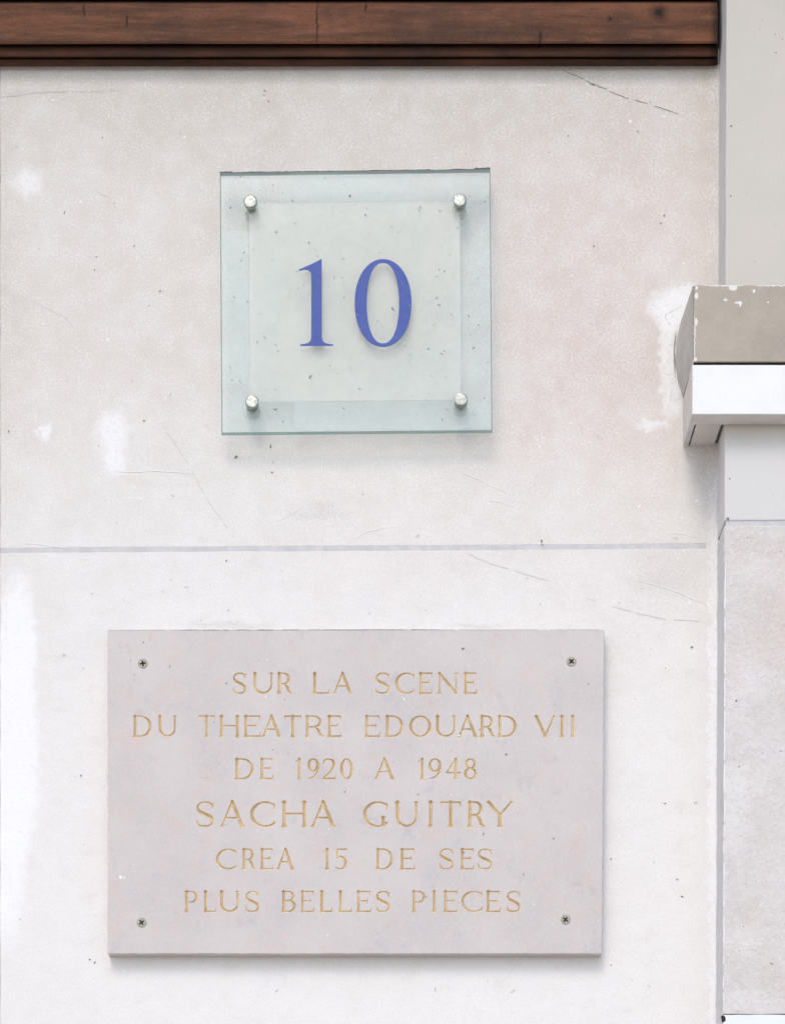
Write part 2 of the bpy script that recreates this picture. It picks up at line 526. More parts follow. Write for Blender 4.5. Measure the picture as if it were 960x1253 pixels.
wall = thing('stone_wall', 'off-white limewashed stone wall carrying the glass number plate and the engraved plaque', 'wall', at(430, GROUND))
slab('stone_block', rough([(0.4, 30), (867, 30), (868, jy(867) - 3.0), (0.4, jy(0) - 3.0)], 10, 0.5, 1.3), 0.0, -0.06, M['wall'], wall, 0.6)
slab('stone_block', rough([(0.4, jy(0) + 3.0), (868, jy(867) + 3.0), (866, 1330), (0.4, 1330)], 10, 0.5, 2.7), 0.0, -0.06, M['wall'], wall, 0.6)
slab('stone_block', rough([(0.4, 1336), (866, 1336), (866, 2300), (0.4, 2300)], 14, 0.5, 4.1), 0.0, -0.06, M['wall'], wall, 0.6)
slab('stone_block', rough([(0.4, 2306), (866, 2306), (866, GROUND - 1), (0.4, GROUND - 1)], 14, 0.5, 5.1), 0.0, -0.06, M['wall'], wall, 0.6)
for y0, y1, s in ((30, 670, 6.2), (676, 1330, 7.2), (1336, 2300, 8.8), (2306, GROUND - 1, 9.9)):
    slab('stone_block', rough([(-900, y0), (-1.5, y0), (-1.5, y1), (-900, y1)], 14, 0.5, s), 0.0, -0.06, M['wall'], wall, 0.6)
slab('stone_block', [(-900, ZT), (878, ZT), (878, -330), (-900, -330)], 0.0, -0.06, M['wall'], wall, 1.5)
slab('wall_core', [(-905, ZT + 2), (884, ZT + 2), (884, GROUND - 2), (-905, GROUND - 2)], -0.012, -0.35, M['core'], wall, 1)
# grey joint, almost flush, smeared at its left end
slab('mortar_joint', rough([(0.6, jy(0) - 3.4), (866, jy(866) - 3.4), (866, jy(866) + 3.4), (0.6, jy(0) + 3.4)], 8, 0.35, 3.3), -0.0002, -0.012, M['mortar'], wall, 0.1)
slab('mortar_joint', [(-2, 40), (0.6, 40), (0.6, 3000), (-2, 3000)], -0.006, -0.012, M['core'], wall, 0.3)


def ribbon(name, pts, w, mat, parent, d, step=5, wob=0.8, seed=0.0, gap=0.0):
    """thin, broken, wavering line that lies d proud"""
    P = rough(pts, step, wob, seed, closed=False)
    V, F = [], []
    n = len(P)
    for i, p in enumerate(P):
        a, b = P[max(0, i - 1)], P[min(n - 1, i + 1)]
        t = (b - a).normalized()
        nn = Vector((-t.y, t.x))
        e = min(1, i / 4, (n - 1 - i) / 4)
        ww = w * (0.35 + 0.65 * e) * (0.55 + 0.9 * abs(noise.noise((p.x * .13, p.y * .13, seed + 5)))) / 2
        V += [at(*(p + nn * ww), d), at(*(p - nn * ww), d)]
    for i in range(n - 1):
        if gap and noise.noise((P[i].x * .09, P[i].y * .09, seed + 11)) < -0.35 + gap - 0.35:
            continue
        F.append((2 * i, 2 * i + 1, 2 * i + 3, 2 * i + 2))
    return mesh_obj(name, V, F, mat, parent)


E = 0.0003
ribbon('crack', [(686, 84), (704, 92), (722, 102), (745, 112), (765, 120), (800, 130), (833, 140)], 1.15, M['crack'], wall, E, 3, 1.3, 1, 0.45)
ribbon('crack', [(722, 102), (727, 104.5)], 3.2, M['crack'], wall, E * 2, 2, 0.2, 2)
ribbon('crack', [(570, 677), (600, 690), (634, 700), (650, 705), (674, 712)], 1.1, M['faint'], wall, E, 4, 0.9, 3, 0.35)
ribbon('crack', [(744, 741), (785, 752), (815, 758), (868, 761)], 1.1, M['faint'], wall, E, 4, 0.9, 4, 0.3)
ribbon('crack', [(714, 731), (728, 735)], 1.1, M['faint'], wall, E, 4, 0.6, 5)
ribbon('crack', [(190, 503), (205, 530), (230, 567), (258, 618), (293, 667)], 1.0, M['faint'], wall, E, 5, 1.2, 6, 0.45)
ribbon('crack', [(36, 366), (60, 378), (80, 388), (100, 411)], 0.9, M['faint'], wall, E, 4, 0.9, 7, 0.35)
ribbon('crack', [(117, 230), (124, 238), (137, 242)], 1.4, M['faint'], wall, E, 4, 0.9, 8)
ribbon('crack', [(0, 118), (18, 117), (44, 113), (90, 112), (150, 111)], 1.5, M['faint'], wall, E, 4, 0.8, 9, 0.4)
for i, pts in enumerate(([(140, 577), (190, 576), (238, 580)], [(596, 612), (612, 614), (629, 620)], [(783, 646), (798, 648)], [(824, 652), (842, 655), (858, 659)],
                         [(781, 710), (815, 719), (835, 727), (862, 739)], [(30, 664), (58, 667), (82, 671)], [(565, 578), (590, 588), (622, 604)],
                         [(8, 667), (24, 668)], [(330, 640), (352, 632), (372, 618)], [(428, 664), (450, 650), (480, 644)])):
    ribbon('scratch', pts, 1.5 if i < 8 else 1.1, M['scratch'], wall, E * 1.5, 4, 0.9, 20 + i, 0.3)


def specks(name, n, region, rmin, rmax, d, mat, parent, fixed=(), seed=1, power=3.0, elong=1.6, avoid=()):
    rng = random.Random(seed)
    V, F = [], []
    spots = list(fixed)
    while len(spots) < n + len(fixed):
        x, y = rng.uniform(region[0], region[2]), rng.uniform(region[1], region[3])
        if any(a[0] < x < a[2] and a[1] < y < a[3] for a in avoid):
            continue
        spots.append((x, y, rmin + (rmax - rmin) * rng.random() ** power))
    for x, y, r in spots:
        k = rng.randint(5, 8)
        ang = rng.uniform(0, math.pi)
        el = rng.uniform(1, elong)
        base = len(V)
        for i in range(k):
            a = 2 * math.pi * i / k
            q = r * rng.uniform(0.6, 1.15)
            u, v = q * math.cos(a) * el, q * math.sin(a) / el
            V.append(at(x + u * math.cos(ang) - v * math.sin(ang), y + u * math.sin(ang) + v * math.cos(ang), d))
        F.append(tuple(range(base, base + k)))
    o = mesh_obj(name, V, F, mat, parent)
    o['kind'] = 'stuff'
    return o


PLATES = [(260, 200, 610, 535), (128, 765, 745, 1172), (835, 340, 960, 550)]
specks('pitting', 55, (4, 110, 862, 1250), 0.3, 1.2, E * 2, M['crack'], wall, seed=4, power=4, avoid=PLATES,
       fixed=[(79, 260, 1.5), (116, 330, 1.1), (331, 546, 2.0), (289, 559, 2.0), (333, 578, 1.4), (176, 515, 1.5), (11, 528, 1.6), (277, 686, 1.3),
              (324, 111, 1.2), (329, 124, 1.2), (323, 116, 0.9), (695, 166, 1.2), (780, 161, 1.3), (812, 264, 1.4), (808, 273, 1.1), (726, 301, 1.4),
              (662, 662, 1.8), (663, 666, 1.2), (846, 792, 1.6), (834, 1097, 1.5), (828, 1076, 1.2), (813, 983, 1.2), (110, 1174, 1.4), (116, 1178, 1.2),
              (99, 949, 1.3), (118, 314, 1.0), (164, 301, 1.1), (196, 356, 1.2), (747, 1051, 1.1), (747, 1181, 1.2), (877, 158, 1.3), (876, 315, 1.6), (877, 308, 1.2)])
specks('chips', 170, (4, 110, 862, 1250), 0.5, 2.4, E * 1.4, M['scratch'], wall, seed=9, power=3, avoid=PLATES,
       fixed=[(797, 522, 3.2), (804, 520, 2.4), (790, 529, 1.8), (781, 620, 2.0), (852, 613, 2.2), (829, 620, 1.4), (843, 738, 3.0), (145, 212, 1.2)])
specks('scuff_marks', 120, (4, 110, 862, 1250), 0.5, 2.6, E * 1.2, M['faint'], wall, seed=12, power=3, avoid=PLATES)

# rounded lime fillet where wall meets pilaster
V, F = [], []
rows = 90
for i in range(rows + 1):
    y = 60 + (1400 - 60) * i / rows
    xw = 880.5 - 5.0 * y / 1253 + 0.8 * noise.noise((y * .013, 1, 1))
    nz = 0.9 * noise.noise((y * .03, 5, 2))
    for j, (dx, d) in enumerate(((-15 + nz * 2, -0.0006), (-13 + nz * 2, 0.0003), (-7 + nz, 0.0012), (-2.5, 0.0026), (0.3, 0.004), (1.0, 0.010), (1.1, -0.01))):
        V.append(at(xw + dx, y, d))
for i in range(rows):
    for j in range(6):
        F.append((i * 7 + j, i * 7 + j + 1, i * 7 + 8 + j, i * 7 + 7 + j))
mesh_obj('corner_fillet', V, F, M['wall'], wall, True)

# dark line drawn for the shaded gap between ledge end and wall
ribbon('crack', [(826.5, 405), (824, 428), (825, 446), (825.6, 462)], 1.6, M['crack'], wall, 0.0012, 3, 0.6, 31, 0.3)
ribbon('crack', [(819, 398), (813, 386), (826, 378), (836, 372)], 0.9, M['faint'], wall, E, 3, 0.7, 32, 0.2)
ribbon('crack', [(821, 478), (820, 492), (832, 487)], 1.0, M['faint'], wall, E, 3, 0.7, 33, 0.2)

# ------------------------------------------------------------------ pilaster
PD = 0.068
pil = thing('stone_pilaster', 'projecting stone pilaster, painted grey-beige above the ledge and bare weathered stone below', 'pilaster', at(1180, GROUND, PD / 2))


def xl(y):
    return 888 - 4.2 * y / 1253


def pil_block(y0, y1, mat, seed, amp=0.7, y0r=None, y1r=None):
    y0r = y0 if y0r is None else y0r
    y1r = y1 if y1r is None else y1r
    o = slab('stone_block', rough([(xl(y0), y0), (1480, y0r), (1480, y1r), (xl(y1), y1)], 7, amp, seed), PD, -0.3, mat, pil, 1.3)
    o.data.materials.append(M['reveal'])           # the narrow side towards the plaques takes one grey tone
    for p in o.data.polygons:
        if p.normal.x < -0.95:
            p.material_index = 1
    return o


pil_block(ZT, 394, M['paint'], 1.1, 0.4)
pil_block(470, 637, M['paint'], 2.1, 0.5)
pil_block(643, 1241, M['rough'], 3.1, 0.9)
pil_block(1241.8, 1900, M['lower_white'], 4.1, 0.8)
pil_block(1906, GROUND - 1, M['lower_white'], 5.1, 0.8)
slab('mortar_joint', rough([(xl(640) + 1.5, 635), (1480, 635), (1480, 645), (xl(640) + 1.5, 645)], 8, 0.8, 8.1), PD - 0.0012, -0.3, M['mortar'], pil, 0.5)
slab('pilaster_core', [(xl(640) + 4, 380), (1479, 380), (1479, 2000), (xl(640) + 4, 2000)], PD - 0.012, -0.3, M['core'], pil, 0.5)
ribbon('chipped_arris', [(xl(690) + .8, 690), (xl(900) + .8, 900), (xl(1100) + .8, 1100), (xl(1235) + .8, 1235)], 1.7, M['scratch'], pil, PD + E, 5, 0.7, 51, 0.45)
specks('pitting', 30, (890, 20, 958, 1235), 0.4, 1.3, PD + E, M['crack'], pil, seed=5, power=3, avoid=[(840, 340, 960, 560)],
       fixed=[(894, 154, 1.6), (943, 1179, 1.4), (890, 635, 2.0)])
slab('chipped_hole', rough([(882, 1243), (886, 1243), (887, 1249), (883, 1251)], 2, 0.6, 2), PD + 0.0006, PD - 0.002, M['dark'], pil, 0.2)

# ------------------------------------------------------------------ ledge
LD = 0.100
ledge = thing('stone_ledge', 'two-tier ledge returning round the pilaster, taupe course over a bright white one', 'ledge', at(1180, 520, 0.03))
BF = 0.0945          # front of the body behind the facing panel
# upper course: front block with a bulging end that dies into the plaster
P = [at(847.5, 347.5, LD), at(847.5, 444.3, LD)]
bm = bmesh.new()
xr = at(1500, 400, LD).x
prof = []
steps = 9
rings = []
for i in range(steps + 1):           # along the end, front to wall
    f = i / steps
    d = BF * (1 - f) - 0.004 * f
    ring = []
    for j in range(13):
        g = j / 12
        z = P[0].z + (P[1].z - P[0].z) * g
        b = f * float(np.interp(g, [0, .28, .51, .74, 1], [.003, .0095, .0108, .0085, .001])) + 0.0005 * noise.noise((f * 6, g * 7, 1))
        ring.append(bm.verts.new((P[0].x - b, -d, z)))
    rings.append(ring)
for i in range(steps):
    for j in range(12):
        bm.faces.new((rings[i][j], rings[i][j + 1], rings[i + 1][j + 1], rings[i + 1][j]))
fr = [bm.verts.new((xr, -BF, P[0].z)), bm.verts.new((xr, -BF, P[1].z)), bm.verts.new((xr, 0.004, P[1].z)), bm.verts.new((xr, 0.004, P[0].z))]
bm.faces.new([fr[0], fr[1]] + list(reversed(rings[0])))
bm.faces.new([fr[1], fr[2]] + [r[-1] for r in reversed(rings)])
bm.faces.new([fr[3], fr[0]] + [r[0] for r in rings])
bm.faces.new([fr[2], fr[3]] + rings[-1])
bm.faces.new((fr[3], fr[2], fr[1], fr[0]))
bm.edges.ensure_lookup_table()
front_edges = [e for e in bm.edges if all(abs(v.co.y + BF) < 1e-6 for v in e.verts)]
bmesh.ops.bevel(bm, geom=front_edges, offset=0.0008, segments=1, affect='EDGES', profile=0.6)
uc = bm_obj('upper_course', bm, M['ledge_top'], ledge)
uc.data.materials.append(M['ledge_end'])
for p in uc.data.polygons:
    if p.normal.x < -0.6 and p.center.y > -BF + 0.0003:
        p.material_index = 1
pan = [(848.6, 351.5), (849.4, 349.4), (851.6, 348.6)] + [(x, 348.6) for x in range(860, 1500, 12)] + [(1500, 348.6), (1500, 442.6)] + [(x, 442.6) for x in range(1490, 860, -12)] + [(851.0, 442.6), (848.8, 441.6), (848.2, 439.0)]
slab('facing_panel', rough(pan, 5, 0.22, 9), LD, BF + 0.0012, M['ledge_top'], ledge, 0.9)
wbox('facing_bed', at(847.9, 400, BF).x, xr - 0.002, -BF - 0.0016, -BF + 0.001, P[1].z + 0.0004, P[0].z - 0.0006, M['dark'], ledge)  # dark sheet put in as the shade of the gap round the panel
# lower course: white front slab, end panel, return block behind, dark seams between
FR = 0.069
fs = slab('front_slab', rough([(846.3, 446.3), (1500, 446.3), (1500, 507), (846.3, 507)], 9, 0.25, 7), LD, FR, M['white'], ledge, 1.0)
fs.data.materials.append(M['underside'])
for p in fs.data.polygons:          # only front and arrises were painted
    if p.normal.z < -0.8 or p.normal.x < -0.8:
        p.material_index = 1
specks('arris_chips', 9, (846.2, 450, 848.2, 505), 0.5, 1.4, LD + 0.0002, M['underside'], ledge, seed=8, power=1.2, elong=1.5)
pa, pb = at(846.8, 446.9, LD), at(846.8, 506.0, LD)
wbox('end_panel', pa.x, pa.x + 0.0065, -FR + 0.0012, 0.003, pb.z, pa.z, M['underside'], ledge, 0.0008)
wbox('return_block', pa.x + 0.0086, at(883, 500, PD).x - 0.0009, -FR + 0.0045, 0.003, pb.z + 0.0004, pa.z, M['underside'], ledge, 0.001)
wbox('bed_joint', pa.x + 0.002, xr - 0.01, -LD + 0.002, 0.002, pa.z + 0.0004, P[1].z - 0.0004, M['dark'], ledge)
wbox('seam_filler', pa.x + 0.003, at(883, 500, PD).x + 0.003, -FR + 0.001, 0.002, pb.z + 0.0022, pa.z - 0.001, M['grime'], ledge)

# ------------------------------------------------------------------ timber beam
BE = 0.25


def moulding(name, prof, x0, x1, mat, parent, seed):
    """prof: list of (py, depth); swept along x with slight warp"""
    V, F = [], []
    n = len(prof)
    cols = 60
    for i in range(cols + 1):
        f = i / cols
        x = x0 + (x1 - x0) * f
        for k, (py, d) in enumerate(prof):
            base = at(0, py, d)
            lift = 0.0042 * (x - x0) / (x1 - x0) * BE
            wv = 0.0006 * noise.noise((x * 5, k * .4, seed)) + 0.0003 * noise.noise((x * 40, k, seed))
            V.append(Vector((x, -d + 0.5 * wv, base.z + lift + wv)))
    for i in range(cols):
        for k in range(n):
            l = (k + 1) % n
            F.append((i * n + k, i * n + l, (i + 1) * n + l, (i + 1) * n + k))
    F.append(tuple(reversed(range(n))))
    F.append(tuple(range(cols * n, cols * n + n)))
    return mesh_obj(name, V, F, mat, parent)


bx0, bx1 = -1.35, at(877.2, 40, 0.030).x
beam = thing('timber_beam', 'dark brown moulded timber beam running across the top of the wall', 'beam', at(330, 82, 0.0))
moulding('board', [(2.6, 0.0), (2.6, 0.023), (5, 0.0275), (14, 0.0295), (28, 0.0307), (44, 0.0305), (51, 0.0297), (54.0, 0.0280), (54.6, 0.025), (54.6, 0.0)], bx0, bx1, M['wood'], beam, 1)
moulding('board', [(-320, 0.0), (-320, 0.033), (-4, 0.033), (-1.2, 0.030), (-1.2, 0.0)], bx0, bx1, M['wood'], beam, 2)
moulding('bead_moulding', [(56, 0.0), (56, 0.018), (59, 0.0205), (64, 0.0215), (68.8, 0.0210), (70.6, 0.0190), (70.8, 0.0)], bx0, bx1, M['dark_wood'], beam, 3)
moulding('bead_moulding', [(72.2, 0.0), (72.2, 0.012), (73.2, 0.0145), (75.4, 0.0145), (77.2, 0.0125), (80.0, 0.0100), (81.4, 0.008), (82, 0.0)], bx0, bx1, M['dark_wood'], beam, 4)
moulding('gap_filler', [(-3, -0.001), (-3, 0.010), (81, 0.0075), (81, -0.001)], bx0, bx1 + 0.0032, M['dark'], beam, 5)  # black strip painted in for the shade between boards and at the beam end
# overhang added unseen above the beam, only to dim the top of the wall
wbox('added_shade_board', bx0, bx1 + 0.62, -0.50, -0.003, 3.80, 3.95, M['wood'], beam, 0.012)

# ------------------------------------------------------------------ glass number plate
GB, GF = 0.020, 0.028
plate = thing('number_plate', 'square greenish glass house-number plate with a blue 10 on four steel studs', 'sign', at(435, 529, 0.01))
corners = [(269, 211), (599.5, 206.8), (602, 527), (271, 530)]
P = [at(x, y, GF) for x, y in corners]
bv = 0.0008
C = sum(P, Vector()) / 4
V = []
for d, s in ((GB, bv), (GB + bv, 0), (GF - bv, 0), (GF, bv)):
    for p in P:
        dx = -s if p.x > C.x else s
        dz = -s if p.z > C.z else s
        V.append(Vector((p.x + dx, -d, p.z + dz)))
F = [(0, 1, 2, 3), (15, 14, 13, 12)]
for r in range(3):
    for i in range(4):
        j = (i + 1) % 4
        F.append((r * 4 + i, r * 4 + j, r * 4 + 4 + j, r * 4 + 4 + i))
g = mesh_obj('glass_panel', V, F, M['glass'], plate)
g.data.materials.append(M['glass_edge'])
for i, p in enumerate(g.data.polygons):
    p.material_index = 0 if i < 2 else 1
# frosted film behind, between the studs, with thinner pale strips along three borders
FB = GB - 0.0016
slab('frosted_film', rough([(305, 249), (562, 247), (563.5, 489), (306, 491.5)], 14, 0.4, 3), FB, FB - 0.0003, M['film'], plate, 0.1)
slab('border_strip', rough([(342, 213), (597, 210), (597.5, 246), (342, 248)], 14, 0.4, 4), FB, FB - 0.0003, M['pale_thin'], plate, 0.1)
slab('border_strip', rough([(360, 492), (599, 490), (599.5, 524), (360, 527)], 14, 0.4, 5), FB, FB - 0.0003, M['pale_thin'], plate, 0.1)
slab('border_strip', rough([(272, 283), (304, 283), (304.5, 470), (273, 470)], 14, 0.4, 6), FB, FB - 0.0003, M['pale_thin'], plate, 0.1)

# numerals: flat print on the front of the glass
def bez(p0, p1, p2, p3, n=10):
    return [tuple((1 - t) ** 3 * a + 3 * (1 - t) ** 2 * t * b + 3 * (1 - t) * t * t * c + t ** 3 * e for a, b, c, e in zip(p0, p1, p2, p3)) for t in [i / n for i in range(n)]]


def c5(*pts):   # from crop pixels (350,300, x5.647)
    return [(350 + x / 5.647, 300 + y / 5.647) for x, y in pts]


one = []
one += c5((88, 168), (91, 179)) + bez(*c5((92, 179), (120, 168), (172, 158), (174, 215)), 12)
one += bez(*c5((174, 215), (174, 400), (174, 500), (174, 620)), 4)
one += bez(*c5((174, 620), (174, 670), (160, 680), (97, 685)), 10) + c5((97, 685), (97, 696), (324, 696), (324, 685))
one += bez(*c5((324, 685), (262, 680), (246, 670), (246, 620)), 10) + c5((246, 620), (246, 97), (238, 97))
one += bez(*c5((238, 97), (190, 125), (135, 148), (88, 168)), 8)[1:]
ND, NB = GF + 0.0003, GF + 0.0001       # printed on the face of the glass
slab('numeral', [Vector(p) for p in one], ND, NB, M['blue'], plate, 0.05)
ox, oy, orx, ory = 350 + 669 / 5.647, 300 + 400 / 5.647, 196 / 5.647, 304 / 5.647
ix, iy, irx, iry = 350 + 668 / 5.647, 300 + 401 / 5.647, 112 / 5.647, 277 / 5.647
V, F = [], []
K = 96


def sup(c, e):
    return math.copysign(abs(c) ** e, c)


for i in range(K):
    a = 2 * math.pi * i / K
    o_ = (ox + orx * sup(math.cos(a), 0.97), oy + ory * sup(math.sin(a), 0.95))
    i_ = (ix + irx * sup(math.cos(a), 0.86), iy + iry * sup(math.sin(a), 0.96))
    V += [at(*o_, ND), at(*i_, ND), at(*o_, NB), at(*i_, NB)]
for i in range(K):
    j = (i + 1) % K
    F += [(4 * i, 4 * j, 4 * j + 1, 4 * i + 1), (4 * i, 4 * i + 2, 4 * j + 2, 4 * j), (4 * i + 1, 4 * j + 1, 4 * j + 3, 4 * i + 3)]
mesh_obj('numeral', V, F, M['blue'], plate)


def lathe(bm, c, prof, seg=28):
    """prof: (radius, depth) revolved about the axis through c that points at the street"""
    rings = []
    for r, d in prof:
        if r == 0:
            rings.append([bm.verts.new((c.x, -d, c.z))])
        else:
            rings.append([bm.verts.new((c.x + r * math.cos(2 * math.pi * k / seg), -d, c.z + r * math.sin(2 * math.pi * k / seg))) for k in range(seg)])
    for a, b in zip(rings, rings[1:]):
        for k in range(seg):
            l = (k + 1) % seg
            if len(a) == 1:
                bm.faces.new((a[0], b[k], b[l]))
            elif len(b) == 1:
                bm.faces.new((a[k], b[0], a[l]))
            else:
                bm.faces.new((a[k], b[k], b[l], a[l]))


for k, (x, y) in enumerate(((306.3, 246), (562.3, 244.4), (308.2, 491.2), (563.6, 488.4))):
    c = at(x, y, GF + 0.006)
    bm = bmesh.new()
    lathe(bm, c, [(0.0078, GF + 0.0002), (0.0080, GF + 0.0006), (0.0081, GF + 0.0048), (0.0076, GF + 0.0056), (0.0066, GF + 0.0060), (0.0035, GF + 0.0061), (0, GF + 0.0061)])
    st = bm_obj('stud', bm, M['metal'], plate)
    for p in st.data.polygons:
        p.use_smooth = False
    bm = bmesh.new()
    lathe(bm, c, [(0, 0.0003), (0.0085, 0.0003), (0.0085, GB - 0.0016), (0.0078, GB - 0.0014), (0, GB - 0.0014)])
    bm_obj('spacer', bm, M['metal'], st)
specks('dirt_specks', 460, (273, 215, 598, 524), 0.28, 1.25, GF + 0.0004, M['spot'], plate, seed=21, power=3.2, elong=2.0,
       fixed=[(338, 284, 1.4), (358, 246, 1.6), (428, 240, 1.4), (447, 263, 1.4), (514, 254, 1.5), (513, 258, 1.2), (379, 462, 1.7), (381, 460, 1.3), (336, 501, 1.8),
              (346, 516, 1.4), (303, 369, 1.3), (324, 413, 1.3), (420, 317, 1.4), (378, 297, 1.2), (540, 433, 1.6), (543, 430, 1.2), (579, 426, 1.3), (524, 427, 1.4),
              (534, 365, 1.3), (544, 332, 1.3), (537, 330, 1.2), (573, 387, 1.3), (480, 378, 1.8), (482, 380, 1.3), (440, 476, 1.3), (531, 398, 1.2), (409, 340, 1.5), (421, 364, 1.3)])
# crumbly grime lying along the top edge
rng = random.Random(3)
V, F = [], []
n = 130
for i in range(n + 1):
    f = i / n
    x = 268.5 + 331 * f
    y = 211 - 4.2 * f
    h = max(0.25, 1.0 + 1.1 * noise.noise((x * .04, 1, 1)) + 0.9 * noise.noise((x * .19, 4, 1)) + (1.6 if f > 0.94 else 0) + (0.9 if f < .05 else 0)) * 0.001
    p = at(x, y, GF)
    for d, hh in ((GF - 0.0005, 0.0001), (GF - 0.001, h * .8), (GB + .002, h), (GB + 0.0005, 0.0001)):
        V.append(Vector((p.x, -d, p.z + hh)))
for i in range(n):
    for j in range(3):
        F.append((i * 4 + j, i * 4 + 4 + j, i * 4 + 5 + j, i * 4 + 1 + j))
mesh_obj('edge_grime', V, F, M['grime'], plate)

# ------------------------------------------------------------------ engraved plaque
PF, PB = 0.020, 0.0004
plaque = thing('stone_plaque', 'rose-grey stone plaque engraved with gilded French lettering, held by four screws', 'plaque', at(434, 1167, PB))
X0, X1, Y0, Y1 = 132.0, 738.8, 770.8, 1167.0


def warp(x, y):      # the plaque is not cut quite square
    u, v = (x - X0) / (X1 - X0), (y - Y0) / (Y1 - Y0)
    return x - u * 2.8 * v, y - 0.7 * u * (1 - v)


def unwarp(x, y):
    u, v = (x - X0) / (X1 - X0), (y - Y0) / (Y1 - Y0)
    return x + u * 2.8 * v, y + 0.7 * u * (1 - v)


def catmull(P, n=6):
    P = [np.array(p, float) for p in P]
    Q = [2 * P[0] - P[1]] + P + [2 * P[-1] - P[-2]]
    out = []
    for i in range(1, len(Q) - 2):
        a, b, c, d = Q[i - 1:i + 3]
        for k in range(n):
            t = k / n
            out.append(0.5 * (2 * b + (c - a) * t + (2 * a - 5 * b + 4 * c - d) * t * t + (3 * b - a - 3 * c + d) * t ** 3))
    out.append(P[-1])
    return [tuple(p) for p in out]


